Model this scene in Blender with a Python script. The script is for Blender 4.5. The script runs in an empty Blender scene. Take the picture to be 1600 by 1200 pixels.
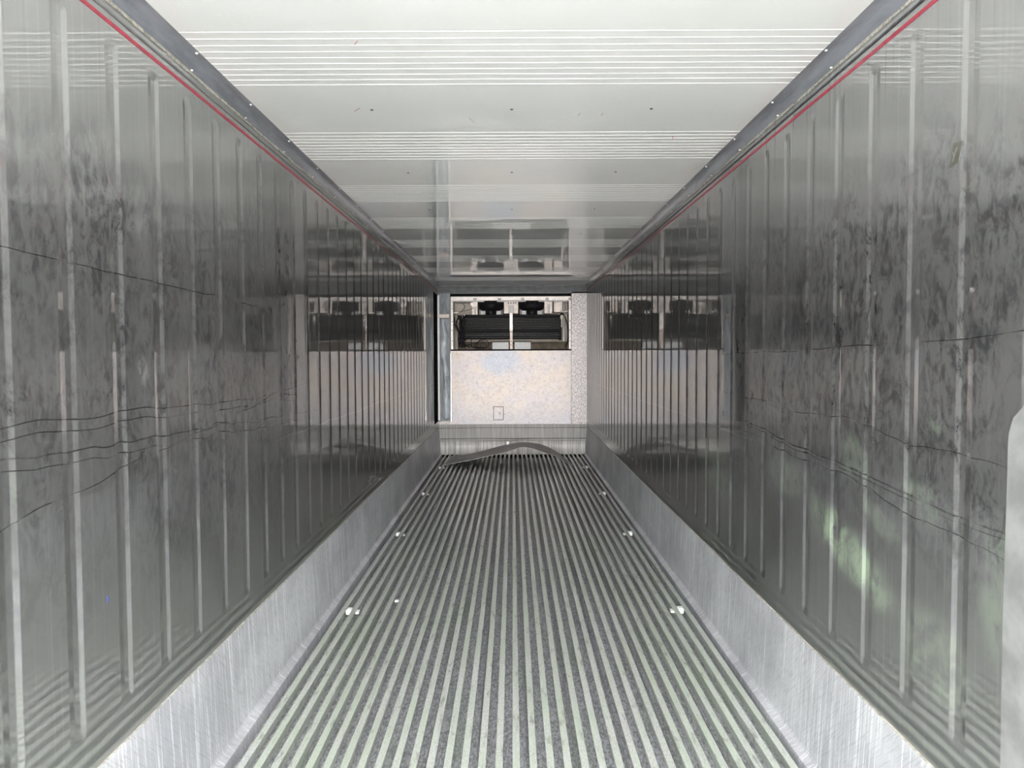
import bpy, math, random
from mathutils import Matrix, Vector
random.seed(7)
S = bpy.context.scene
COL = S.collection

# ------------------------------------------------------------------ camera
cam_d = bpy.data.cameras.new('camera')
cam_d.sensor_width = 36.0
cam_d.lens = 1155 / 1600 * 36
cam_d.clip_start = 0.05
cam = bpy.data.objects.new('camera', cam_d)
COL.objects.link(cam)
cam.matrix_world = (Matrix.Translation((0, 0, 1.55)) @ Matrix.Rotation(math.radians(0.05), 4, 'Z')
                    @ Matrix.Rotation(math.radians(90 - 2.33), 4, 'X')
                    @ Matrix.Rotation(math.radians(-0.23), 4, 'Z'))
S.camera = cam

# ------------------------------------------------------------------ light: overcast sky + low sun through the open doors
W = bpy.data.worlds.new('sky'); S.world = W; W.use_nodes = True
bg = W.node_tree.nodes['Background']
bg.inputs[0].default_value = (1.0, 1.0, 1.0, 1)
bg.inputs[1].default_value = 28.0
sun_d = bpy.data.lights.new('sun', 'SUN')
sun_d.energy = 1.0
sun_d.angle = math.radians(5)
sun_d.color = (1.0, 0.92, 0.87)
sun = bpy.data.objects.new('sun', sun_d); COL.objects.link(sun)
sun.rotation_euler = (math.radians(90 - 0.3), 0, 0)
sun.location = (0, -6, 3)
S.view_settings.view_transform = 'Standard'
S.view_settings.look = 'None'
S.view_settings.gamma = 1.0
S.view_settings.use_curve_mapping = False
S.view_settings.exposure = 0.0

# ------------------------------------------------------------------ dimensions (metres)
DOOR = -0.6          # open rear end of the container
YB = 11.40           # bulkhead plane
XW = 1.145           # half width at the wall lining
ZC = 2.60            # ceiling
PITCH = 0.247        # rib pitch
RIB0, RIB1 = 0.52, 2.46
RHW = 0.038

# ------------------------------------------------------------------ helpers
class MB:
    def __init__(s): s.v = []; s.f = []
    def quad(s, a, b, c, d):
        n = len(s.v); s.v += [tuple(a), tuple(b), tuple(c), tuple(d)]; s.f.append((n, n+1, n+2, n+3)); return s
    def box(s, x0, x1, y0, y1, z0, z1):
        n = len(s.v)
        s.v += [(x0,y0,z0),(x1,y0,z0),(x1,y1,z0),(x0,y1,z0),(x0,y0,z1),(x1,y0,z1),(x1,y1,z1),(x0,y1,z1)]
        s.f += [tuple(n+i for i in q) for q in ((0,3,2,1),(4,5,6,7),(0,1,5,4),(1,2,6,5),(2,3,7,6),(3,0,4,7))]
        return s
    def bbox(s, x0, x1, y0, y1, z0, z1, b=0.004):
        """box with chamfered edges seen from the front (-y)"""
        pts = [(x0+b,z0),(x1-b,z0),(x1,z0+b),(x1,z1-b),(x1-b,z1),(x0+b,z1),(x0,z1-b),(x0,z0+b)]
        ip = [(x0+b,z0+b),(x1-b,z0+b),(x1-b,z0+b),(x1-b,z1-b),(x1-b,z1-b),(x0+b,z1-b),(x0+b,z1-b),(x0+b,z0+b)]
        n = len(s.v)
        s.v += [(x,y0+b,z) for x,z in pts] + [(x,y1,z) for x,z in pts] + [(x,y0,z) for x,z in ip]
        for i in range(8):
            j = (i+1) % 8
            s.f.append((n+i, n+j, n+8+j, n+8+i)); s.f.append((n+16+i, n+16+j, n+j, n+i))
        s.f.append(tuple(n+16+i for i in (0,1,3,5)))
        s.f.append(tuple(n+8+i for i in range(7,-1,-1)))
        return s
    def prism_y(s, prof, y0, y1, cap=True, closed=True):
        """profile of (x,z) swept along y"""
        n = len(s.v); k = len(prof)
        s.v += [(x,y0,z) for x,z in prof] + [(x,y1,z) for x,z in prof]
        for i in range(k if closed else k-1):
            j = (i+1) % k; s.f.append((n+i, n+k+i, n+k+j, n+j))
        if cap and closed:
            s.f.append(tuple(n+i for i in range(k))); s.f.append(tuple(n+k+i for i in range(k-1,-1,-1)))
        return s
    def prism_x(s, prof, x0, x1, closed=True):
        """profile of (y,z) swept along x"""
        n = len(s.v); k = len(prof)
        s.v += [(x0,y,z) for y,z in prof] + [(x1,y,z) for y,z in prof]
        for i in range(k if closed else k-1):
            j = (i+1) % k; s.f.append((n+i, n+j, n+k+j, n+k+i))
        if closed:
            s.f.append(tuple(n+i for i in range(k-1,-1,-1))); s.f.append(tuple(n+k+i for i in range(k)))
        return s
    def lathe(s, c, prof, axis='z', seg=16):
        """(r, h) profile turned about an axis through c"""
        n = len(s.v); k = len(prof)
        for i in range(seg):
            a = 2*math.pi*i/seg
            for r, h in prof:
                p = {'z': (r*math.cos(a), r*math.sin(a), h), 'y': (r*math.cos(a), h, r*math.sin(a)),
                     'x': (h, r*math.cos(a), r*math.sin(a))}[axis]
                s.v.append((c[0]+p[0], c[1]+p[1], c[2]+p[2]))
        for i in range(seg):
            j = (i+1) % seg
            for q in range(k-1):
                s.f.append((n+i*k+q, n+j*k+q, n+j*k+q+1, n+i*k+q+1))
        return s
    def tube(s, pts, r, seg=6):
        pts = [Vector(p) for p in pts]; n = len(s.v); m = len(pts)
        for i, p in enumerate(pts):
            t = (pts[min(i+1, m-1)] - pts[max(i-1, 0)]).normalized()
            a = t.orthogonal().normalized() if abs(t.z) > .9 else t.cross(Vector((0,0,1))).normalized()
            b = t.cross(a)
            for q in range(seg):
                w = 2*math.pi*q/seg
                s.v.append(tuple(p + r*(math.cos(w)*a + math.sin(w)*b)))
        for i in range(m-1):
            for q in range(seg):
                w = (q+1) % seg
                s.f.append((n+i*seg+q, n+i*seg+w, n+(i+1)*seg+w, n+(i+1)*seg+q))
        s.f.append(tuple(n+q for q in range(seg-1,-1,-1))); s.f.append(tuple(n+(m-1)*seg+q for q in range(seg)))
        return s
    def mesh(s, name, mat, smooth=False):
        me = bpy.data.meshes.new(name); me.from_pydata(s.v, [], s.f); me.update()
        if mat: me.materials.append(mat)
        if smooth:
            for p in me.polygons: p.use_smooth = True
        return me
    def build(s, name, mat, parent=None, smooth=False, label=None):
        return link(name, s.mesh(name, mat, smooth), parent, label)

def link(name, me, parent=None, label=None, loc=None):
    o = bpy.data.objects.new(name, me); COL.objects.link(o)
    if parent: o.parent = parent
    if label: o['label'] = label
    if loc: o.location = loc
    return o
def empty(name, loc=(0,0,0)):
    o = bpy.data.objects.new(name, None); COL.objects.link(o); o.location = loc; o.empty_display_size = .1
    return o
def tag(o, label, cat, group=None, kind=None):
    o['label'] = label; o['category'] = cat
    if group: o['group'] = group
    if kind: o['kind'] = kind
    return o
def struct(o, label, cat): return tag(o, label, cat, kind='structure')
def spline(pts, n):
    """Catmull-Rom through points"""
    P = [Vector(p) for p in pts]; P = [2*P[0]-P[1]] + P + [2*P[-1]-P[-2]]
    out = []; segs = len(P) - 3
    for i in range(n+1):
        t = i/n*segs; k = min(int(t), segs-1); u = t-k
        a, b, c, d = P[k:k+4]
        out.append(.5*((2*b) + (c-a)*u + (2*a-5*b+4*c-d)*u*u + (3*b-a-3*c+d)*u**3))
    return out

# ------------------------------------------------------------------ materials
class NT:
    def __init__(s, name):
        s.m = bpy.data.materials.new(name); s.m.use_nodes = True
        s.t = s.m.node_tree; s.b = s.t.nodes['Principled BSDF']
        g = s.t.nodes.new('ShaderNodeNewGeometry'); s.P = g.outputs['Position']
        sp = s.t.nodes.new('ShaderNodeSeparateXYZ'); s.t.links.new(s.P, sp.inputs[0])
        s.X, s.Y, s.Z = sp.outputs
    def put(s, sock, v):
        if isinstance(v, bpy.types.NodeSocket): s.t.links.new(v, sock)
        elif v is not None:
            if isinstance(v, (tuple, list)) and len(v) == 3 and sock.type == 'RGBA': v = (*v, 1)
            sock.default_value = v
    def ma(s, op, a, b=None, c=None, clamp=False):
        n = s.t.nodes.new('ShaderNodeMath'); n.operation = op; n.use_clamp = clamp
        s.put(n.inputs[0], a); s.put(n.inputs[1], b)
        if c is not None: s.put(n.inputs[2], c)
        return n.outputs[0]
    def vec(s, x, y, z):
        n = s.t.nodes.new('ShaderNodeCombineXYZ')
        for i, v in enumerate((x, y, z)): s.put(n.inputs[i], v)
        return n.outputs[0]
    def scaled(s, sx, sy, sz, off=0.0):
        return s.vec(s.ma('MULTIPLY_ADD', s.X, sx, off), s.ma('MULTIPLY_ADD', s.Y, sy, off), s.ma('MULTIPLY_ADD', s.Z, sz, off))
    def noise(s, vec, scale=1.0, detail=4, rough=.55, dist=0.0):
        n = s.t.nodes.new('ShaderNodeTexNoise'); s.put(n.inputs['Vector'], vec)
        n.inputs['Scale'].default_value = scale; n.inputs['Detail'].default_value = detail
        n.inputs['Roughness'].default_value = rough; n.inputs['Distortion'].default_value = dist
        return n.outputs[0]
    def rng(s, v, a, b, c=0.0, d=1.0):
        n = s.t.nodes.new('ShaderNodeMapRange'); n.interpolation_type = 'SMOOTHSTEP'
        for i, q in enumerate((v, a, b, c, d)): s.put(n.inputs[i], q)
        return n.outputs[0]
    def mix(s, f, a, b):
        n = s.t.nodes.new('ShaderNodeMix'); n.data_type = 'RGBA'
        s.put(n.inputs[0], f); s.put(n.inputs[6], a); s.put(n.inputs[7], b)
        return n.outputs[2]
    def bump(s, h, strength, dist):
        n = s.t.nodes.new('ShaderNodeBump'); n.inputs['Strength'].default_value = strength
        n.inputs['Distance'].default_value = dist; s.put(n.inputs['Height'], h)
        s.t.links.new(n.outputs[0], s.b.inputs['Normal']); return n.outputs[0]
    def set(s, **k):
        names = dict(color='Base Color', metal='Metallic', rough='Roughness', coat='Coat Weight', crough='Coat Roughness',
                     cior='Coat IOR', ior='IOR', spec='Specular IOR Level', trans='Transmission Weight')
        for a, v in k.items(): s.put(s.b.inputs[names[a]], v)
        return s.m

def plain(name, c, rough=.5, metal=0.0, var=.12, scale=20):
    n = NT(name); f = n.noise(n.P, scale, 4)
    return n.set(color=n.mix(n.rng(f, .3, .7), tuple(q*(1-var) for q in c), tuple(min(1, q*(1+var)) for q in c)), rough=rough, metal=metal)

def ellipse(n, y0, z0, ry, rz, ang=0.0, edge=.6):
    """soft mask on a side wall round (y0, z0)"""
    dy = n.ma('SUBTRACT', n.Y, y0); dz = n.ma('SUBTRACT', n.Z, z0)
    c, s_ = math.cos(ang), math.sin(ang)
    u = n.ma('ADD', n.ma('MULTIPLY', dy, c/ry), n.ma('MULTIPLY', dz, s_/ry))
    v = n.ma('ADD', n.ma('MULTIPLY', dy, -s_/rz), n.ma('MULTIPLY', dz, c/rz))
    r = n.ma('SQRT', n.ma('ADD', n.ma('MULTIPLY', u, u), n.ma('MULTIPLY', v, v)))
    return n.rng(r, edge, 1.0, 1.0, 0.0)

def mat_wall(side):
    n = NT('stainless_lining_' + side)
    off = 0.0 if side == 'left' else 31.7
    big = n.noise(n.scaled(.5, .5, .9, off), 1.0, 3)
    smear = n.noise(n.scaled(15, 15, 10, off), 1.0, 7, .66, 1.4)
    fine = n.noise(n.scaled(40, 40, 18, off), 1.0, 5, .65, .4)
    vert = n.noise(n.scaled(70, 70, 1.2, off), 1.0, 4, .6)
    # hand-height band that is smudged, more so near the doors
    band = n.ma('MULTIPLY', n.rng(n.ma('MULTIPLY_ADD', big, .8, n.Z), 1.0, 1.65), n.rng(n.ma('MULTIPLY_ADD', big, .8, n.Z), 2.40, 2.75, 1, 0))
    band = n.ma('MULTIPLY', band, n.rng(n.Y, 2.5, 7.0, 1.0, .25))
    sm = n.ma('MULTIPLY', n.rng(n.ma('ADD', n.ma('MULTIPLY', smear, .6), n.ma('MULTIPLY', fine, .4)), .43, .60), band)
    sm = n.ma('MULTIPLY', sm, n.rng(n.noise(n.scaled(2.6, 2.6, 1.9, off+3), 1.0, 4, .6, .8), .36, .58, .35, 1.0))
    wear_daylight = n.ma('MULTIPLY', n.rng(n.ma('ADD', n.Y, n.ma('ADD', n.ma('MULTIPLY_ADD', smear, 2.5, -1.25), n.ma('MULTIPLY_ADD', n.noise(n.scaled(1.7, 1.7, 1.3, off+12), 1.0, 4, .6, .6), 6.0, -3.0))), 2.0, 5.6, 1, 0), .8)   # dull loading scuffs, plus brighter daylight near the doors painted into the colour
    col = n.mix(n.rng(big, .35, .65), (.16, .16, .158), (.22, .22, .216))
    col = n.mix(wear_daylight, col, (.26, .26, .257))
    col = n.mix(n.ma('MULTIPLY', n.rng(vert, .5, .75), .16), col, (.55, .55, .55))
    col = n.mix(n.ma('MULTIPLY', sm, .85), col, (.05, .05, .056))
    # pale scuffs
    pale = n.ma('MULTIPLY', n.rng(n.noise(n.scaled(7, 7, 5, off+5), 1.0, 6, .7, 1.0), .66, .76), band)
    col = n.mix(n.ma('MULTIPLY', pale, .4), col, (.32, .33, .32))
    # run marks under the cornice
    drip = n.ma('MULTIPLY', n.rng(n.noise(n.scaled(38, 38, .5, off), 1.0, 3, .6), .57, .70), n.rng(n.Z, 2.22, 2.52))
    col = n.mix(n.ma('MULTIPLY', drip, .8), col, (.07, .065, .06))
    # long scratches
    wob = n.noise(n.vec(n.ma('MULTIPLY', n.Y, 1.6), off, 0.0), 1.0, 2)
    wob2 = n.noise(n.vec(n.ma('MULTIPLY', n.Y, 2.3), off+9, 0.0), 1.0, 2)
    lines = [(1.385, -.02, .10, wob, .0016), (1.355, -.02, .10, wob, .0012), (1.30, -.03, .16, wob2, .0018), (1.27, -.035, .16, wob2, .0011),
             (1.20, .10, .10, wob, .0012), (1.79, -.015, .05, wob2, .0012)]
    if side == 'right':
        lines = [(1.13, .05, .07, wob, .0022), (1.115, .05, .07, wob, .0014), (1.09, .047, .09, wob2, .0013), (1.58, -.02, .05, wob, .0012), (1.30, .02, .1, wob2, .001)]
    for z0, sl, amp, w, wd in lines:
        f = n.ma('ADD', n.ma('MULTIPLY_ADD', n.Y, sl, z0 - 2*sl - amp/2), n.ma('MULTIPLY', w, amp))
        d = n.ma('ABSOLUTE', n.ma('SUBTRACT', n.Z, f))
        k = n.rng(d, wd*.5, wd*1.8, 1, 0)
        k = n.ma('MULTIPLY', k, n.rng(n.noise(n.vec(n.ma('MULTIPLY', n.Y, 3.0), z0*7, 0.0), 1.0, 2), .38, .52))
        col = n.mix(n.ma('MULTIPLY', n.ma('MULTIPLY', k, n.rng(n.Y, 3.2, 4.8, 1, 0)), .8), col, (.035, .035, .038))
    for z0, w in ((1.135, .004), (.99, .002)):
        f = n.ma('MULTIPLY_ADD', wob2, .05, z0 - .025)
        k = n.ma('MULTIPLY', n.rng(n.ma('ABSOLUTE', n.ma('SUBTRACT', n.Z, f)), w*.4, w, 1, 0), n.rng(n.Y, 3.2, 4.0))
        col = n.mix(n.ma('MULTIPLY', k, .5), col, (.42, .41, .40))
    dust = n.ma('MULTIPLY', pale, .4)
    if side == 'right':
        gn = n.rng(n.noise(n.scaled(16, 16, 12, 3.3), 1.0, 6, .7, .8), .38, .58)
        for a in ((2.52, .875, .42, .11, .30), (2.48, 1.20, .14, .10, .5), (2.06, 1.13, .14, .07, .3), (2.0, 1.36, .06, .05, 0),
                  (2.28, 1.02, .20, .05, .3), (4.2, .92, .45, .20, .2), (2.0, .72, .22, .16, .2), (1.72, .98, .10, .22, 0), (3.1, 1.03, .25, .10, 0)):
            wgt = .68 if a[0] == 2.52 else .3
            k = n.ma('MULTIPLY', n.ma('MULTIPLY', ellipse(n, *a, edge=.45), gn), wgt)
            col = n.mix(k, col, (.33, .44, .29)); dust = n.ma('MAXIMUM', dust, k)
    else:
        k = n.ma('MULTIPLY', ellipse(n, 2.29, 1.95, .05, .26, 0, .3), n.rng(fine, .35, .6))
        col = n.mix(n.ma('MULTIPLY', k, .5), col, (.40, .41, .38))
        k = n.ma('MULTIPLY', ellipse(n, 2.29, 1.50, .05, .07, .4, .2), n.rng(fine, .45, .55))
        col = n.mix(n.ma('MULTIPLY', k, .7), col, (.55, .55, .52))
    wave = n.ma('ADD', n.noise(n.scaled(2.6, 2.6, 1.3, off), 1.0, 2, .4), n.ma('MULTIPLY', n.noise(n.scaled(14, 14, 5, off), 1.0, 3, .5), .012))
    n.bump(wave, .30, .004)
    n.t.links.new(n.b.inputs['Normal'].links[0].from_socket, n.b.inputs['Coat Normal'])
    n.b.inputs['Specular Tint'].default_value = (.22, .22, .22, 1)
    return n.set(color=col, metal=n.ma('MAXIMUM', n.ma('SUBTRACT', n.ma('MULTIPLY_ADD', dust, -.8, .85), n.ma('MULTIPLY', wear_daylight, .18)), 0.0), rough=n.ma('ADD', n.rng(smear, .3, .7, .278, .30), n.ma('MULTIPLY', wear_daylight, .13)), coat=n.ma('SUBTRACT', 1.0, n.ma('MULTIPLY', sm, .35)),
                 crough=n.rng(fine, .3, .8, .012, .05), cior=3.8, spec=.4)

def mat_ceiling():
    n = NT('white_gelcoat')
    sp = n.rng(n.noise(n.scaled(38, 90, 1), 1.0, 3, .6), .60, .70)
    big = n.noise(n.scaled(1.5, 1.5, 1), 1.0, 3)
    pat = n.rng(n.noise(n.scaled(2.2, 1.2, 1, 4), 1.0, 2), .42, .62)
    col = n.mix(n.rng(big, .3, .7), (.83, .84, .815), (.88, .885, .865))
    col = n.mix(n.ma('MULTIPLY', n.ma('MULTIPLY', sp, pat), .8), col, (.97, .97, .95))
    n.bump(n.noise(n.scaled(2.0, 3.0, 1), 1.0, 2, .4), .2, .003)
    n.t.links.new(n.b.inputs['Normal'].links[0].from_socket, n.b.inputs['Coat Normal'])
    return n.set(color=col, rough=.5, coat=1.0, crough=.015, cior=2.2, spec=.3)

def mat_bar():
    n = NT('floor_aluminium_tread')
    g1 = n.noise(n.scaled(1.6, .9, 1), 1.0, 4, .6); g2 = n.noise(n.scaled(15, 3.5, 1), 1.0, 4, .6)
    sp = n.noise(n.scaled(180, 60, 60), 1.0, 3, .6)
    col = n.mix(n.rng(sp, .35, .65), (.50, .52, .50), (.68, .70, .67))
    k = n.ma('MULTIPLY', n.rng(n.ma('ADD', n.ma('MULTIPLY', g1, .55), n.ma('MULTIPLY', g2, .45)), .40, .60), n.rng(n.Y, 5.0, 9.5, .62, .1))
    col = n.mix(k, col, (.51, .60, .46))
    dirt = n.rng(n.noise(n.scaled(30, 7, 10, 8), 1.0, 5, .65), .54, .70)
    col = n.mix(n.ma('MULTIPLY', dirt, .75), col, (.24, .235, .22))
    return n.set(color=col, metal=.35, rough=.42, coat=.6, crough=.25, cior=1.6)

def mat_channel():
    n = NT('floor_channel_metal')
    sp = n.noise(n.scaled(120, 45, 45), 1.0, 4, .7); g = n.noise(n.scaled(5, .8, 1), 1.0, 3)
    col = n.mix(n.rng(sp, .38, .62), (.24, .24, .255), (.56, .56, .60))
    col = n.mix(n.ma('MULTIPLY', n.rng(g, .5, .7), .45), col, (.25, .33, .23))
    return n.set(color=col, metal=.4, rough=.5)

def mat_scuff():
    n = NT('brushed_aluminium_kick_plate')
    v = n.noise(n.scaled(6, 85, 1.6), 1.0, 4, .65)
    v2 = n.noise(n.scaled(6, 240, 4), 1.0, 2, .6)
    big = n.noise(n.scaled(1, 1.8, 2.2), 1.0, 4, .6)
    dg = n.noise(n.vec(0.0, n.ma('MULTIPLY', n.ma('ADD', n.Y, n.Z), 110), n.ma('MULTIPLY', n.ma('SUBTRACT', n.Y, n.Z), 9)), 1.0, 3, .6)
    col = n.mix(n.rng(big, .35, .65), (.36, .365, .39), (.54, .545, .57))
    col = n.mix(n.ma('MULTIPLY', n.rng(v, .52, .68), .7), col, (.86, .87, .90))
    col = n.mix(n.ma('MULTIPLY', n.rng(v2, .58, .70), .5), col, (.85, .86, .9))
    col = n.mix(n.ma('MULTIPLY', n.rng(dg, .5, .64), .32), col, (.20, .20, .22))
    n.bump(n.ma('ADD', v, dg), .12, .002)
    return n.set(color=col, metal=.3, rough=.42)

def mat_bulk():
    n = NT('bulkhead_sheet_metal')
    a = n.noise(n.scaled(2.2, 1, 2.6), 1.0, 4, .6); b = n.noise(n.scaled(2.6, 1, 2.2, 7), 1.0, 3, .6)
    sp = n.noise(n.scaled(60, 1, 60), 1.0, 4, .7); dn = n.noise(n.scaled(95, 1, 60, 2), 1.0, 2, .5)
    ln = n.noise(n.scaled(60, 1, 3), 1.0, 4, .6)
    col = n.mix(n.rng(a, .38, .62), (.66, .615, .62), (.72, .64, .57))
    # bluish worn cloud below the coil opening, tan below it
    dx = n.ma('ADD', n.X, .13); dz = n.ma('SUBTRACT', n.Z, 1.42)
    r = n.ma('SQRT', n.ma('ADD', n.ma('POWER', n.ma('MULTIPLY', dx, 2.6), 2.0), n.ma('POWER', n.ma('MULTIPLY', dz, 4.2), 2.0)))
    r = n.ma('ADD', r, n.ma('MULTIPLY_ADD', b, 1.6, -.8))
    col = n.mix(n.ma('MULTIPLY', n.rng(r, .3, 1.0, 1, 0), .75), col, (.48, .56, .68))
    low = n.ma('MULTIPLY', n.rng(n.ma('ADD', n.Z, n.ma('MULTIPLY', b, .4)), .75, 1.05, 1, 0), .6)
    col = n.mix(low, col, (.50, .51, .57))
    col = n.mix(n.ma('MULTIPLY', n.rng(sp, .45, .7), .5), col, (.84, .80, .79))
    col = n.mix(n.ma('MULTIPLY', n.rng(n.noise(n.scaled(20, 1, 26, 5), 1.0, 6, .75), .44, .66), .42), col, (.40, .37, .365))
    col = n.mix(n.ma('MULTIPLY', n.rng(dn, .66, .74), .6), col, (.25, .23, .23))
    col = n.mix(n.ma('MULTIPLY', n.rng(ln, .55, .75), .2), col, (.45, .42, .41))
    n.bump(n.noise(n.scaled(3, 1, 3), 1.0, 3), .2, .01)
    return n.set(color=col, metal=.15, rough=.5)

def mat_galv():
    n = NT('galvanised_mottled_strip')
    sp = n.noise(n.scaled(70, 70, 32), 1.0, 5, .7); v = n.noise(n.scaled(40, 40, 3), 1.0, 4, .6)
    col = n.mix(n.rng(sp, .34, .60), (.20, .19, .19), (.70, .66, .65))
    col = n.mix(n.ma('MULTIPLY', n.rng(v, .52, .72), .5), col, (.30, .28, .28))
    return n.set(color=col, metal=.25, rough=.5)

def mat_rail(name, ca, cb):
    n = NT(name)
    v = n.noise(n.scaled(55, 1, 2), 1.0, 4, .6)
    col = n.mix(n.rng(v, .35, .68), ca, cb)
    return n.set(color=col, metal=.1, rough=.5, spec=.2)

def mat_cove():
    n = NT('grey_cornice_moulding')
    a = n.noise(n.scaled(18, 3, 18), 1.0, 4, .6); r = n.noise(n.scaled(30, 90, 30), 1.0, 2)
    col = n.mix(n.rng(a, .35, .65), (.16, .17, .19), (.25, .26, .29))
    n.bump(r, .3, .002)
    return n.set(color=col, rough=.35, metal=.2, coat=.6, crough=.1)

def mat_film():
    n = NT('grey_plastic_film')
    a = n.noise(n.scaled(14, 1, 2.5), 1.0, 3, .5, 1.0)
    col = n.mix(n.rng(a, .35, .65), (.20, .22, .24), (.32, .35, .38))
    n.bump(n.noise(n.scaled(12, 1, 3), 1.0, 3), .4, .02)
    return n.set(color=col, rough=.45, spec=.2)

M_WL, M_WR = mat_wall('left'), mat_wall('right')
M_CEIL = mat_ceiling(); M_BAR = mat_bar(); M_CHAN = mat_channel(); M_SCUFF = mat_scuff()
M_BULK = mat_bulk(); M_GALV = mat_galv(); M_RAIL = mat_rail('bulkhead_aluminium_rail', (.25, .245, .24), (.36, .35, .34)); M_DEFL = mat_rail('bright_deflector_sheet', (.36, .352, .34), (.70, .69, .67)); M_COVE = mat_cove(); M_FILM = mat_film()
M_RED = plain('red_paint', (.30, .028, .05), .45, 0, .2, 40)
M_BEAD = plain('white_gelcoat_bead', (.84, .84, .82), .35, 0, .03)
M_BEAD.node_tree.nodes['Principled BSDF'].inputs['Coat Weight'].default_value = 1.0
M_BEAD.node_tree.nodes['Principled BSDF'].inputs['Coat IOR'].default_value = 2.2
M_SEAL = plain('cream_sealant', (.36, .345, .30), .6, 0, .35, 60)
M_DARK = plain('dark_rubber_seal', (.06, .06, .065), .5, 0, .3, 40)
M_BLACK = plain('black_cavity', (.012, .012, .013), .7, 0, .3)
M_RIVET = plain('bright_rivet', (.80, .80, .78), .3, .5, .05)
M_WHITE = plain('white_plastic', (.94, .94, .92), .4, 0, .03)
M_HEAD = plain('grey_header_metal', (.17, .175, .185), .6, 0, .15, 12)
M_SEAMG = plain('grey_seam', (.12, .12, .12), .5, 0, .2)
M_SLEEVE = plain('pale_grey_polythene', (.46, .51, .55), .35, 0, .15, 9)
M_CREAM = plain('cream_painted_metal', (.74, .66, .60), .45, .05, .10, 25)
M_BACKP = plain('beige_liner', (.46, .42, .36), .6, 0, .15, 6)
M_PALE = plain('pale_steel', (.82, .77, .74), .4, .1, .08)
M_COIL = plain('black_coil_metal', (.004, .004, .0045), .35, .2, .4, 30)
M_FIN = plain('dark_fin_metal', (.095, .098, .10), .3, .5, .25, 30)
M_FAN = plain('black_fan_plastic', (.012, .012, .014), .35, 0, .3, 40)
M_GREYB = plain('grey_bracket', (.30, .30, .30), .45, .2, .1)
M_CABLE = plain('black_cable', (.010, .010, .011), .5, 0, .2)
M_PAN = plain('brown_drain_pan', (.10, .085, .065), .55, .1, .3, 10)
M_CTRL = plain('pale_grey_box', (.50, .52, .53), .45, 0, .06)
M_PINK = plain('pinkish_tape', (.92, .80, .74), .55, 0, .06)
M_PLATE = plain('bent_aluminium_sheet', (.20, .192, .185), .45, .3, .25, 7)
M_TAPE = plain('grey_duct_tape', (.075, .075, .062), .5, 0, .15, 60)
M_CHALK = plain('chalk_mark', (.20, .20, .19), .7, 0, .05)
M_BLUE = plain('blue_ink', (.05, .07, .30), .5, 0, .1)
M_PATCH = plain('scuffed_bare_steel', (.20, .203, .20), .5, .2, .22, 9)
M_YARD = plain('yard_concrete', (.44, .43, .42), .9, 0, .15, 2)
for q in (M_BLACK, M_COIL, M_FAN, M_CABLE, M_FIN, M_PAN, M_DARK):
    q.node_tree.nodes['Principled BSDF'].inputs['Specular IOR Level'].default_value = .02 if q in (M_BLACK, M_COIL) else .08
    q.node_tree.nodes['Principled BSDF'].inputs['Metallic'].default_value = 0
M_FILL = plain('insulation_foam', (.35, .34, .3), .8)

# ------------------------------------------------------------------ outside yard in front of the open doors
o = MB().quad((-14, -26, -.35), (14, -26, -.35), (14, DOOR-.02, -.35), (-14, DOOR-.02, -.35)).build('yard_ground', M_YARD)
struct(o, 'pale concrete yard outside the open container end', 'ground')

# ------------------------------------------------------------------ floor with T-bars
b = MB().quad((-1.16, DOOR, -.055), (1.16, DOOR, -.055), (1.16, YB+.02, -.055), (-1.16, YB+.02, -.055))
floor = b.build('floor', M_CHAN)
struct(floor, 'ribbed aluminium T-bar floor with green tinted treads and dark channels', 'floor')
BP = .065; BW = .0145
prof = [(-BW, 0), (-BW, -.005), (-.003, -.008), (-.003, -.055), (.003, -.055), (.003, -.008), (BW, -.005), (BW, 0), (BW-.0015, .001), (-BW+.0015, .001)]
bar_me = MB().prism_y(prof[::-1], DOOR, YB-.03).mesh('floor_bar', M_BAR)
for k in range(-16, 17):
    link('floor_bar', bar_me, floor, loc=(.008 + k*BP, 0, 0))
seam_me = MB().box(-.004, -.0012, DOOR, YB-.03, -.055, -.044).box(.0012, .004, DOOR, YB-.03, -.055, -.044).mesh('channel_seam', M_CHAN)
for k in range(-15, 16, 3):
    link('channel_seam', seam_me, floor, loc=(.008 + (k+.62)*BP, 0, 0))
stop = MB().box(-1.12, 1.12, YB-.028, YB-.022, -.055, -.001).build('channel_end_stop', M_BLACK, floor)

# ------------------------------------------------------------------ side walls with pressed grooves
def rib_mesh(s, mat):
    # shallow near slope, flat bottom, steeper far slope, rounded ends
    d = .0055
    us = [-RHW, -.036, -.0345, -.026, -.016, -.0075, -.006, -.002, .006, .014, .0175, .0185, .022, .027, .0325, .034, RHW]
    e = [0, .002, .006, .010, .014, .018, .022, .026, .030, .034]
    vs = [RIB0 + q for q in e] + [RIB0 + .4, 1.2, RIB1 - .4] + [RIB1 - q for q in reversed(e)]
    m = MB()
    for v in vs:
        for u in us:
            a = min((u + .036)/.030, (.034 - u)/.016)
            b = (min(v - RIB0, RIB1 - v) - .001)/.030
            t = 1 - math.hypot(max(0, 1-a), max(0, 1-b))
            m.v.append((s*d*min(max(t, 0), 1), u, v))
    w = len(us)
    for i in range(len(vs)-1):
        for j in range(w-1):
            a = i*w+j; q = (a, a+1, a+w+1, a+w)
            m.f.append(q if s < 0 else q[::-1])
    return m.mesh('rib', mat, smooth=True)

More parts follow.
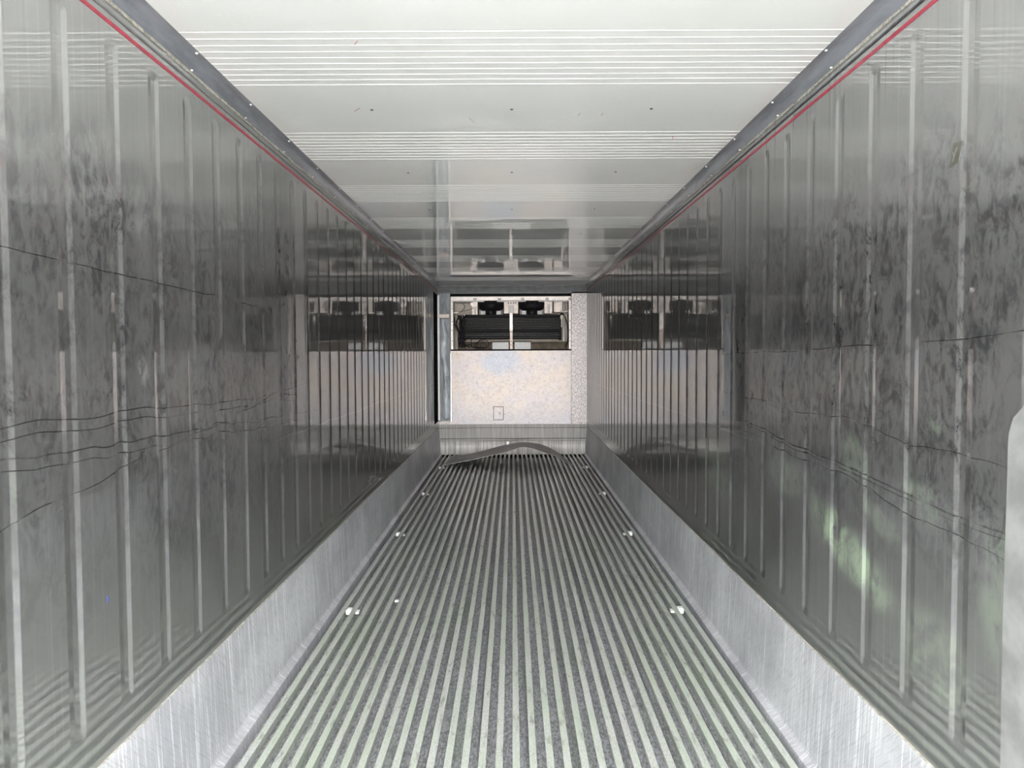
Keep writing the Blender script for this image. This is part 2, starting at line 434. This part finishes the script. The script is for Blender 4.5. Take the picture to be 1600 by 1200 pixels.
def side_wall(s, mat, y_first, name, side):
    x = s*XW; m = MB()
    def q(y0, y1, z0, z1):
        a = [(x, y0, z0), (x, y1, z0), (x, y1, z1), (x, y0, z1)]
        m.quad(*(a if s < 0 else a[::-1]))
    yend = 10.75 if s < 0 else YB + .03
    ys = []; y = y_first
    while y - PITCH - RHW > DOOR: y -= PITCH
    while y + RHW < min(yend, YB - .03): ys.append(y); y += PITCH
    q(DOOR, YB+.03, .38, RIB0); q(DOOR, YB+.03, RIB1, 2.64)
    prev = DOOR
    for y in ys: q(prev, y-RHW, RIB0, RIB1); prev = y+RHW
    q(prev, yend, RIB0, RIB1)
    wall = m.build(name, mat)
    struct(wall, 'glossy stainless steel %s side wall with vertical pressed grooves, %s' % (side,
           'dark smudges and wavy scratches' if s < 0 else 'green scuffs and a scrap of tape'), 'wall')
    me = rib_mesh(s, mat)
    for y in ys: link('rib', me, wall, loc=(x, y, 0))
    xi = x - s*.001
    MB().box(min(x, xi), max(x, xi), DOOR, YB, 2.492, 2.505).build('load_line', M_RED, wall, label='thin red load line')
    xi = x - s*.003
    MB().box(min(x, xi), max(x, xi), DOOR, YB, 2.523, 2.531).build('seam_strip', M_DARK if s > 0 else M_SEAMG, wall, label='dark seam strip above the red line')
    return wall
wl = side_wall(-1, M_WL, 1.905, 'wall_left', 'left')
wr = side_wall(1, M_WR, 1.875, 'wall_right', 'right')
# dark upright slot at the far end of the left wall
g = MB()
x0, x1 = -XW, -XW-.14
g.quad((x1, 10.75, RIB0), (x1, YB+.03, RIB0), (x1, YB+.03, RIB1), (x1, 10.75, RIB1))
g.quad((x0, 10.75, RIB0), (x1, 10.75, RIB0), (x1, 10.75, RIB1), (x0, 10.75, RIB1))
g.quad((x0, 10.75, RIB0), (x0, YB+.03, RIB0), (x1, YB+.03, RIB0), (x1, 10.75, RIB0))
g.quad((x0, 10.75, RIB1), (x1, 10.75, RIB1), (x1, YB+.03, RIB1), (x0, YB+.03, RIB1))
g.quad((x0+.003, YB+.003, RIB0), (x0+.003, YB+.003, RIB1), (x1, YB+.003, RIB1), (x1, YB+.003, RIB0))
g.build('end_slot', M_BLACK, wl, label='dark upright slot')
# bare steel repair plate by the doors on the right wall
pp = [(1.30, .45), (1.70, .45), (1.705, .9), (1.70, 1.36), (1.685, 1.40), (1.655, 1.425), (1.64, 1.45), (1.30, 1.46)]
g = MB(); n0 = len(pp)
g.v += [(XW-.002, y, z) for y, z in pp] + [(XW, y, z) for y, z in pp]
g.f.append(tuple(range(n0)))
for i in range(n0): g.f.append((i, (i+1) % n0, n0+(i+1) % n0, n0+i))
g.build('repair_plate', M_PATCH, wr, label='pale scuffed repair plate')
MB().box(-XW, -XW+.0008, 2.055, 2.062, .855, .872).build('ink_mark', M_BLUE, wl, label='small blue ink mark')

# ------------------------------------------------------------------ kick plates
for s, nm, sd in ((-1, 'baseboard_left', 'left'), (1, 'baseboard_right', 'right')):
    pr = [(s*1.16, .417), (s*1.142, .417), (s*1.140, .414), (s*1.121, .030), (s*1.117, .020), (s*1.096, .006), (s*1.091, .003), (s*1.091, -.055), (s*1.16, -.055)]
    o = MB().prism_y(pr if s > 0 else pr[::-1], DOOR, YB+.065).build(nm, M_SCUFF)
    struct(o, 'brushed aluminium kick plate along the foot of the %s wall' % sd, 'baseboard')
    m = MB(); xs = sorted((s*1.140, s*1.146)); y = DOOR
    while y < YB-.05:
        L = random.uniform(.12, .5); h = random.uniform(.001, .0045)
        m.box(xs[0], xs[1], y, min(y+L, YB-.02), .4165, .4175+h); y += L
    m.build('sealant_bead', M_SEAL, o)

# ------------------------------------------------------------------ cornice along the ceiling
riv = MB().lathe((0, 0, 0), [(.0055, 0), (.005, -.0025), (.003, -.004), (.0003, -.0045)], 'z', 8).mesh('rivet', M_RIVET, True)
for s, nm, sd in ((-1, 'trim_1', 'left'), (1, 'trim_2', 'right')):
    xo, zi, xi, zo = XW, 2.562, 1.083, ZC
    arc = []
    for i in range(9):
        t = i/8; u = xo + (xi-xo)*t; v = zi + (zo-zi)*t
        bul = .009*math.sin(math.pi*t)
        arc.append((s*(u + bul*.5), v + bul))
    pr = [(s*xo, zi-.004)] + arc + [(s*(xi-.002), ZC+.002), (s*xi, ZC+.03), (s*(xo+.03), ZC+.03), (s*(xo+.03), zi-.004)]
    o = MB().prism_y(pr if s > 0 else pr[::-1], DOOR, YB).build(nm, M_COVE)
    struct(o, 'grey cornice moulding where the %s wall meets the ceiling' % sd, 'trim')
    m = MB(); y = DOOR
    while y < YB-.05:
        L = random.uniform(.03, .16); h = random.uniform(.001, .005); w = random.uniform(.002, .005)
        xs = sorted((s*XW, s*(XW-w)))
        m.box(xs[0], xs[1], y, min(y+L, YB-.02), 2.555-h, 2.560+h*.4); y += L + random.choice((0, 0, .01))
    m.build('sealant_bead', M_SEAL, o)
    y = 1.55
    while y < YB-.1:
        link('rivet', riv, o, loc=(s*1.092, y, ZC-.002)); link('rivet', riv, o, loc=(s*1.136, y+.06, 2.563)); y += .53

# ------------------------------------------------------------------ ceiling with raised beads
ceil = MB().quad((-1.2, DOOR, ZC), (-1.2, YB+.02, ZC), (1.2, YB+.02, ZC), (1.2, DOOR, ZC)).build('ceiling', M_CEIL)
struct(ceil, 'glossy white ceiling with groups of thin raised cross lines', 'ceiling')
bp = [(-.0018, 0), (-.0013, -.0008), (-.0005, -.0012), (.0005, -.0012), (.0013, -.0008), (.0018, 0)]
bead_me = MB().prism_x([(y, z) for y, z in bp], -1.082, 1.082, closed=True).mesh('bead', M_BEAD)
for k in range(-1, 8):
    for j in range(10):
        y = 2.45 + 1.1*k + j*.0525
        if y < YB-.3: link('bead', bead_me, ceil, loc=(0, y, ZC))
scr = MB().lathe((0, 0, 0), [(.007, 0), (.0065, -.002), (.0003, -.0025)], 'z', 8).mesh('screw', M_DARK, True)
for k in range(0, 7):
    for x in (-.6, 0, .6): link('screw', scr, ceil, loc=(x, 3.22 + 1.1*k, ZC))
def stroke(m, x0, y0, x1, y1, w):
    d = Vector((x1-x0, y1-y0)).normalized(); p = Vector((-d.y, d.x))*w/2
    m.quad((x0-p.x, y0-p.y, ZC-.0006), (x0+p.x, y0+p.y, ZC-.0006), (x1+p.x, y1+p.y, ZC-.0006), (x1-p.x, y1-p.y, ZC-.0006))
for a in ((-.535, 2.555, -.515, 2.52, .0025), (-.68, 3.24, -.645, 3.19, .003), (.30, 3.27, .293, 3.31, .0025), (.40, 3.27, .395, 3.31, .0025), (-.19, 3.33, -.17, 3.40, .002), (.78, 3.62, .79, 3.68, .003)):
    m = MB(); stroke(m, *a); m.build('red_mark', M_RED, ceil)

# ------------------------------------------------------------------ far bulkhead
XL, XR, ZB, ZT = -.957, .908, 1.604, 2.478
wall_back = MB().box(-1.3, 1.3, YB+.62, YB+.66, -.1, 2.75).build('wall_back', M_FILL)
struct(wall_back, 'bright sheet metal bulkhead closing the far end below the open evaporator bay', 'wall')
MB().bbox(-.945, .905, YB-.004, YB+.01, .464, ZB, .002).build('front_panel', M_BULK, wall_back, label='pinkish stained sheet metal front panel')
MB().box(XR, 1.30, YB, YB+.03, .44, 2.56).build('side_strip', M_GALV, wall_back, label='mottled galvanised side strip')
MB().box(-1.150, XL, YB+.004, YB+.03, .44, 2.56).build('side_strip', M_FILM, wall_back, label='side strip behind grey plastic film')
MB().box(-1.17, -.945, YB-.002, YB+.004, .44, .52).build('sill_plate', M_GALV, wall_back)
MB().box(-.951, -.944, YB-.003, YB+.01, .464, ZB).build('panel_joint', M_PALE, wall_back)
MB().box(.905, .909, YB-.003, YB+.01, .47, ZB).build('panel_joint', M_DARK, wall_back)
# header: sloping strip with a raised line
MB().prism_x([(YB-.05, ZC+.01), (YB-.05, 2.585), (YB-.03, 2.565), (YB-.032, 2.555), (YB-.026, 2.552), (YB, 2.50), (YB+.03, 2.49), (YB+.03, ZC+.01)], -1.17, 1.17).build('header_rail', M_HEAD, wall_back, label='grey header rail under the ceiling')
MB().box(-1.17, 1.17, YB, YB+.03, ZT, 2.60).build('header_panel', M_HEAD, wall_back)
# bottom rail and curved deflector
MB().prism_x([(YB+.02, .466), (YB-.006, .462), (YB-.006, .42), (YB-.014, .415), (YB-.014, .408), (YB-.004, .40), (YB-.004, .25), (YB-.03, .235), (YB-.032, .215), (YB-.02, .205), (YB+.02, .205)], -1.17, 1.17).build('bottom_rail', M_RAIL, wall_back, label='stepped aluminium bottom rail')
arc = [(YB+.012-.055*math.sin(math.pi*i/10)**2*0 + .03*math.sin(math.pi*i/10) - (.06 if i == 10 else .045*(i/10)**3), .215*(1-i/10)) for i in range(11)]
MB().prism_x(arc + [(YB+.06, 0), (YB+.06, .215)], -1.17, 1.17).build('curved_deflector', M_DEFL, wall_back, smooth=False, label='curved deflector sheet above the floor')
MB().box(-1.150, -1.122, YB-.03, YB+.004, .53, 2.455).build('edge_strip', M_WHITE, wall_back, label='narrow white upright edge strip')
MB().box(-1.3, 1.3, YB+.065, YB+.08, -.10, .50).build('lower_backing', M_FILL, wall_back)
# access cover
c = MB().box(-.302, -.142, YB-.0050, YB-.004, .528, .740).build('cover_gasket', M_DARK, wall_back)
c = MB().bbox(-.294, -.150, YB-.009, YB-.005, .536, .732, .002).build('access_cover', M_BULK, wall_back, label='small rectangular access cover')
for x, z in ((-.20, .645), (-.20, .625)):
    MB().lathe((x, YB-.009, z), [(.008, 0), (.006, -.004), (.0004, -.005)], 'y', 8).build('screw', M_DARK, c)
MB().lathe((-.132, YB-.004, .622), [(.007, 0), (.005, -.004), (.0004, -.005)], 'y', 8).build('screw', M_DARK, wall_back)
for x, z in ((-.55, 1.10), (-.60, .92), (.02, 1.06), (-.30, .92), (.77, .70), (.25, .49), (-.28, .48), (.30, 1.36), (.64, 1.48), (-.04, .58)):
    MB().lathe((x, YB-.004, z), [(.006, 0), (.004, -.003), (.0004, -.004)], 'y', 6).build('panel_screw', M_DARK, wall_back)

# grey film, crumpled sleeve and tape on the left strip
def film_mesh():
    m = MB(); nu, nv = 10, 60
    for j in range(nv+1):
        v = j/nv; z = .56 + v*1.53
        c = -1.045 + .018*math.sin(v*5+.5) + .010*math.sin(v*17); w = .050 + .012*math.sin(v*9+1) + .006*math.sin(v*31)
        if v > .9: w *= 1 - (v-.9)*3
        if v < .04: w *= .7 + v*7
        pin = 1 - .6*math.exp(-((v-.40)/.02)**2)
        for i in range(nu+1):
            u = i/nu*2-1
            m.v.append((c + u*w, YB - .001 - .045*pin*(1-u*u)**.6 - .006*math.sin(v*23 + u*3), z))
    for j in range(nv):
        for i in range(nu):
            a = j*(nu+1)+i; m.f.append((a, a+1, a+nu+2, a+nu+1))
    return m
t = empty('plastic_sleeve', (0, 0, 0))
t.location = (-1.045, YB, .56); off = Vector(t.location)
m = film_mesh(); m.v = [tuple(Vector(p)-off) for p in m.v]
m.build('sleeve_body', M_SLEEVE, t, smooth=True)
m = MB()
for z in (1.195, 1.165): m.box(-1.11, -.985, YB-.035, YB-.012, z, z+.014)
m.v = [tuple(Vector(p)-off) for p in m.v]; m.build('tie_band', M_FILM, t)
tag(t, 'crumpled grey plastic sleeve hanging upright left of the bulkhead panel', 'plastic sheet')
o = MB().bbox(-1.138, -.968, YB-.052, YB-.001, 2.105, 2.160, .004).build('pink_band', M_PINK)
tag(o, 'short pale pink horizontal band across the grey film strip', 'tape')

# ------------------------------------------------------------------ evaporator bay
ev = empty('evaporator_unit', (0, YB+.3, ZB))
tag(ev, 'open evaporator unit with black coil, two fans and hanging cables above bulkhead panel', 'cooling unit')
EO = Vector(ev.location)
def ep(mb, name, mat, parent=None, smooth=False, label=None):
    mb.v = [tuple(Vector(p)-EO) for p in mb.v]
    return mb.build(name, mat, parent or ev, smooth, label)
Y0 = YB + .03
# bay liner (five inner faces)
m = MB(); ya, yb = YB+.031, YB+.50
xa, xb, za, zb = -1.02, .985, 1.56, 2.60
m.quad((xa,yb,za),(xb,yb,za),(xb,yb,zb),(xa,yb,zb)); m.quad((xa,ya,za),(xa,yb,za),(xa,yb,zb),(xa,ya,zb))
m.quad((xb,ya,za),(xb,ya,zb),(xb,yb,zb),(xb,yb,za))
ep(m, 'bay_liner', M_BACKP)
ep(MB().quad((xa,ya,za),(xb,ya,za),(xb,yb,za),(xa,yb,za)), 'drain_floor', M_PAN)
ep(MB().quad((xa,ya,zb),(xa,yb,zb),(xb,yb,zb),(xb,ya,zb)), 'bay_roof', M_BLACK)
# pale frame
y = YB + .035
ep(MB().bbox(-.952, .903, y, y+.04, 2.372, 2.436, .004), 'top_rail', M_PALE, label='pale steel top rail')
ep(MB().bbox(-.952, -.915, y+.001, y+.04, 1.62, 2.372, .003), 'side_post', M_PALE)
ep(MB().bbox(.872, .903, y+.001, y+.04, 1.62, 2.372, .003), 'side_post', M_PALE)
ep(MB().bbox(-.957, .905, YB-.012, YB+.05, 1.600, 1.622, .003), 'bottom_edge', M_BLACK, label='black bottom edge strip')
ep(MB().box(-.90, .87, y+.03, y+.06, 2.355, 2.374), 'rail_lip', M_GREYB)
ep(MB().box(-.98, .95, y+.02, y+.05, 2.425, 2.52), 'gap_shade', M_BLACK, label='black strip standing in for shade in the gap above the top rail')  # black strip added as painted shade inside the gap
for x in (-.574, -.198, .158, .535, .891):
    ep(MB().bbox(x-.026, x+.026, y-.006, y, 2.378, 2.412, .002), 'clip', M_GREYB)
# small bolts on the posts
for z in (1.75, 1.92, 2.05, 2.25):
    for x in (-.93, .888): ep(MB().lathe((x, y+.001, z), [(.008, 0), (.006, -.005), (.0004, -.006)], 'y', 8), 'bolt', M_COIL)
# coil
yc = YB + .09
coil = ep(MB().prism_x([(yc+.02, 2.115), (yc+.30, 2.165), (yc+.30, 1.80), (yc+.035, 1.78), (yc+.02, 1.90)], -.735, .735), 'coil_block', M_COIL, label='long black finned coil')
zt = 2.105
for i in range(7):
    z = zt - i*.026
    ep(MB().lathe((-.735, yc+.018, z), [(.0004, 0), (.0055, .001), (.0055, 1.469), (.0004, 1.47)], 'x', 8), 'coil_tube', M_FIN, coil, True)
for z, r in ((1.872, .007), (1.842, .013), (1.808, .007)):
    ep(MB().lathe((-.735, yc+.022, z), [(.0004, 0), (r, .001), (r, 1.469), (.0004, 1.47)], 'x', 8), 'header_tube', M_FIN, coil, True)
for x in (-.765, .735):
    ep(MB().bbox(x, x+.03, yc-.002, yc+.30, 1.765, 2.15, .004), 'end_plate', M_COIL, coil)
ep(MB().bbox(-.77, .77, yc+.0, yc+.06, 2.12, 2.16, .004), 'top_plate', M_COIL, coil)
# fans
for xc in (-.336, .306):
    yf = YB+.24
    f = ep(MB().lathe((xc, yf, 0), [(.10, 2.225), (.150, 2.228), (.185, 2.255), (.193, 2.30), (.195, 2.352), (.200, 2.352), (.200, 2.375), (.0004, 2.375)], 'z', 28), 'fan_housing', M_FAN, smooth=True, label='round black fan housing')
    for i in range(16):
        a = math.pi + math.pi*(i+.5)/16
        px, py = xc + .199*math.cos(a), yf + .199*math.sin(a)
        ep(MB().box(px-.005, px+.005, py-.005, py+.005, 2.318, 2.372), 'fan_tab', M_COIL, f)
    ep(MB().lathe((xc, yf-.02, 0), [(.0004, 2.15), (.078, 2.152), (.085, 2.17), (.085, 2.235), (.07, 2.25)], 'z', 18), 'motor', M_FAN, f, True)
    for q in (-1, 1):
        ep(MB().bbox(xc+q*.125-.038, xc+q*.125+.038, yf+.02, yf+.03, 2.15, 2.27, .004), 'motor_bracket', M_CTRL, f)
    for q in (-1, 1):
        ep(MB().bbox(xc+q*.205-.011, xc+q*.205+.011, yf-.12, yf-.09, 2.155, 2.375, .003), 'fan_leg', M_COIL, f)
# cream brackets between the fans
yk = YB + .10
def br(x0, x1, z1, z0, name, mat, dy=0, lab=None, par=None):
    y = yk + dy
    return ep(MB().bbox(x0, x1, y, y+.03, z0, z1, .002), name, mat, par, label=lab)
b1 = br(-.129, .090, 2.361, 2.177, 'fan_bracket', M_CREAM, lab='cream fan bracket')
br(-.060, .020, 2.297, 2.177, 'bracket_web', M_GREYB, -.006, None, b1)
for x in (-.070, -.030, .010, .040): br(x, x+.016, 2.347, 2.327, 'bracket_slot', M_DARK, -.004, None, b1)
b2 = br(-.627, -.538, 2.361, 2.157, 'fan_bracket', M_CREAM); br(-.597, -.558, 2.277, 2.157, 'bracket_web', M_GREYB, -.006, None, b2)
b3 = br(.498, .617, 2.361, 2.177, 'fan_bracket', M_CREAM); br(.548, .587, 2.317, 2.187, 'bracket_web', M_GREYB, -.006, None, b3)
br(.647, .777, 2.361, 2.197, 'junction_box', M_CREAM, 0.02, 'cream junction box')
br(-.647, -.607, 2.347, 2.297, 'bracket_tab', M_PALE, -.01)
# centre strap
ep(MB().bbox(-.044, .004, YB+.05, YB+.062, 1.907, 2.180, .003), 'upper_strap', M_PALE, label='pale centre strap')
ep(MB().bbox(-.040, .002, YB+.052, YB+.064, 1.624, 1.902, .003), 'lower_strap', M_PINK)
for z in (2.160, 1.932, 1.887, 1.743, 1.694):
    ep(MB().lathe((-.020, YB+.05, z), [(.007, 0), (.005, -.005), (.0004, -.006)], 'y', 8), 'bolt', M_DARK)
# pale boxes on the tray
for x0, x1 in ((-.313, -.058), (.032, .283)):
    q = ep(MB().bbox(x0, x1, YB+.06, YB+.16, 1.622, 1.734, .005), 'control_box', M_CTRL, label='pale grey control box')
    ep(MB().box(x0-.012, x1+.012, YB+.065, YB+.165, 1.734, 1.746), 'box_lid', M_COIL, q)
# tray ledge
ep(MB().prism_x([(YB+.10, 1.70), (YB+.13, 1.735), (YB+.45, 1.745), (YB+.45, 1.68), (YB+.12, 1.62)], -.85, .87), 'drain_pan', M_PAN, label='brown drain pan')
# pipes and valves
ep(MB().tube([(-.93, YB+.07, 2.19), (-.86, YB+.07, 2.19), (-.82, YB+.075, 2.188)], .012, 8), 'suction_pipe', M_PALE, smooth=True)
ep(MB().tube([(.74, YB+.07, 2.20), (.78, YB+.07, 2.20), (.89, YB+.07, 2.20)], .014, 8), 'suction_pipe', M_PALE, smooth=True)
ep(MB().lathe((.765, YB+.08, 0), [(.0004, 1.96), (.013, 1.962), (.013, 2.08), (.024, 2.09), (.027, 2.12), (.018, 2.145), (.0004, 2.15)], 'z', 10), 'expansion_valve', M_CREAM, smooth=True)
for x, z in ((-.745, 2.155), (.735, 2.155)):
    ep(MB().lathe((x, yc-.01, z), [(.013, .01), (.011, 0), (.0004, -.004)], 'y', 8), 'bright_nut', M_WHITE)
# upright liner ribs at right
for x in (.80, .845): ep(MB().box(x, x+.012, YB+.30, YB+.32, 1.66, 2.36), 'liner_rib', M_GREYB)
# cables
def cable(pts, r=.007): ep(MB().tube(spline(pts, 22), r, 6), 'cable', M_CABLE, smooth=True)
cable([(.75, YB+.07, 2.17), (.80, YB+.06, 2.14), (.85, YB+.05, 2.0), (.872, YB+.05, 1.86), (.855, YB+.05, 1.74), (.82, YB+.05, 1.65)], .008)
cable([(.72, YB+.06, 2.13), (.76, YB+.05, 2.18), (.80, YB+.06, 2.15)], .008)
for i in range(9):
    x = -.83 + random.uniform(-.06, .05)
    cable([(x+random.uniform(-.05, .10), YB+.07, 2.15), (x+random.uniform(-.03, .03), YB+.06, 2.02), (x+random.uniform(-.03, .05), YB+.055, 1.88),
           (x+random.uniform(-.02, .08), YB+.06, 1.76), (x+random.uniform(0, .14), YB+.06, 1.65)], random.choice((.006, .008, .010)))
cable([(-.90, YB+.07, 2.12), (-.88, YB+.06, 2.0), (-.84, YB+.055, 1.9)], .006)
for i in range(4):
    cx, cz, rr = -.55 + .03*i, 1.675 + .01*i, .055 + .012*i
    ep(MB().tube([(cx + rr*math.cos(a*math.pi/9), YB+.07+.01*i, cz + .75*rr*math.sin(a*math.pi/9)) for a in range(0, 19)], .005, 5), 'cable', M_CABLE, smooth=True)
cable([(-.78, YB+.06, 1.65), (-.66, YB+.06, 1.70), (-.62, YB+.06, 1.66), (-.45, YB+.06, 1.645), (-.40, YB+.06, 1.64)], .007)
cable([(-.80, YB+.10, 2.20), (-.74, YB+.10, 2.27), (-.76, YB+.10, 2.33)], .004)
cable([(-.85, YB+.10, 2.20), (-.70, YB+.10, 2.23), (-.56, YB+.10, 2.28)], .004)
cable([(-.63, YB+.06, 1.79), (-.64, YB+.06, 1.72), (-.63, YB+.06, 1.65)], .006)

# ------------------------------------------------------------------ bent metal sheet lying on the floor by the bulkhead
F = [(-.963, 10.20, .004), (-.54, 10.21, .088), (-.185, 10.22, .164), (0, 10.24, .216), (.115, 10.25, .248), (.256, 10.25, .236), (.433, 10.24, .175), (.60, 10.20, .118), (.82, 10.15, .004)]
Bk = [(-.936, 11.15, .004), (-.59, 11.15, .050), (-.2, 11.15, .150), (-.087, 11.14, .178), (.145, 11.12, .212), (.375, 11.05, .198), (.53, 10.90, .160), (.67, 10.65, .103), (.83, 10.25, .006)]
n1, n2 = 40, 6
fs, bs = spline(F, n1), spline(Bk, n1)
m = MB(); th = .005
rows = [[fs[i].lerp(bs[i], j/n2) for j in range(n2+1)] for i in range(n1+1)]
for lay in (0, 1):
    for r in rows:
        for p in r: m.v.append((p.x, p.y, p.z + (th if lay == 0 else 0)))
w = n2+1; tot = (n1+1)*w
for i in range(n1):
    for j in range(n2):
        a = i*w+j; m.f.append((a, a+w, a+w+1, a+1)); m.f.append((tot+a, tot+a+1, tot+a+w+1, tot+a+w))
    for j, fl in ((0, 0), (n2, 1)):
        a = i*w+j; q = (a, tot+a, tot+a+w, a+w); m.f.append(q if not fl else q[::-1])
for i in (0, n1):
    for j in range(n2):
        a = i*w+j; m.f.append((a, a+1, tot+a+1, tot+a))
root = empty('bent_sheet', (-.05, 10.6, 0)); ro = Vector(root.location)
m.v = [tuple(Vector(p)-ro) for p in m.v]
m.build('sheet_body', M_PLATE, root)
g = MB().box(-.095, -.062, 11.09, 11.10, .165, .23); g.v = [tuple(Vector(p)-ro) for p in g.v]
g.build('white_tag', M_WHITE, root, label='small white tag')
tag(root, 'grey metal sheet bent into an arch on the floor before the bulkhead', 'metal sheet')

# ------------------------------------------------------------------ white pegs wedged in the floor channels
peg = {}
for s in (-1, 1):
    m = MB()
    m.bbox(-.0165, .0165, -.026, .026, -.026, .004, .004)
    xs = sorted((-s*.014, -s*.062)); m.box(xs[0], xs[1], -.020, .020, -.022, -.009)
    peg[s] = m.mesh('floor_peg', M_WHITE)
words = ['nearest the open doors', 'second from the open doors', 'third from the open doors', 'farthest in, beside the bent metal sheet']
for s, sd in ((-1, 'left'), (1, 'right')):
    for i, y in enumerate((4.44, 6.36, 8.20, 10.12)):
        x = .008 + s*15.5*BP
        o = link('floor_peg', peg[s], loc=(x, y, 0))
        tag(o, 'white plastic peg in the %s floor channel, %s' % (sd, words[i]), 'peg', 'white pegs along the floor edges')
o = MB().bbox(-.012, .012, -.013, .013, -.016, -.004, .003).build('white_scrap', M_WHITE)
o.location = (.008 - 11.5*BP, 4.62, 0)
tag(o, 'tiny white scrap in a floor channel near the left front peg', 'scrap')

# ------------------------------------------------------------------ scrap of tape with a chalk tick on the right wall
t = empty('tape_scrap', (XW, 1.93, 2.06))
pp = [(.026, -.030), (-.014, -.022), (-.030, .026), (.010, .030)]
m = MB(); m.v = [(-.0012, y, z) for y, z in pp] + [(0, y, z) for y, z in pp]
m.f = [(0, 1, 2, 3)] + [(i, (i+1) % 4, 4+(i+1) % 4, 4+i) for i in range(4)]
m.build('tape_body', M_TAPE, t)
m = MB()
for a, b_ in (((.010, .008), (.004, -.004)), ((.010, -.016), (-.008, .016))):
    d = Vector((b_[0]-a[0], b_[1]-a[1])).normalized(); p = Vector((-d.y, d.x))*.0018
    m.quad((-.0018, a[0]-p.x, a[1]-p.y), (-.0018, a[0]+p.x, a[1]+p.y), (-.0018, b_[0]+p.x, b_[1]+p.y), (-.0018, b_[0]-p.x, b_[1]-p.y))
m.build('chalk_tick', M_CHALK, t, label='pale Y-shaped tick')
tag(t, 'grey scrap of tape with a pale tick on the right wall', 'tape')
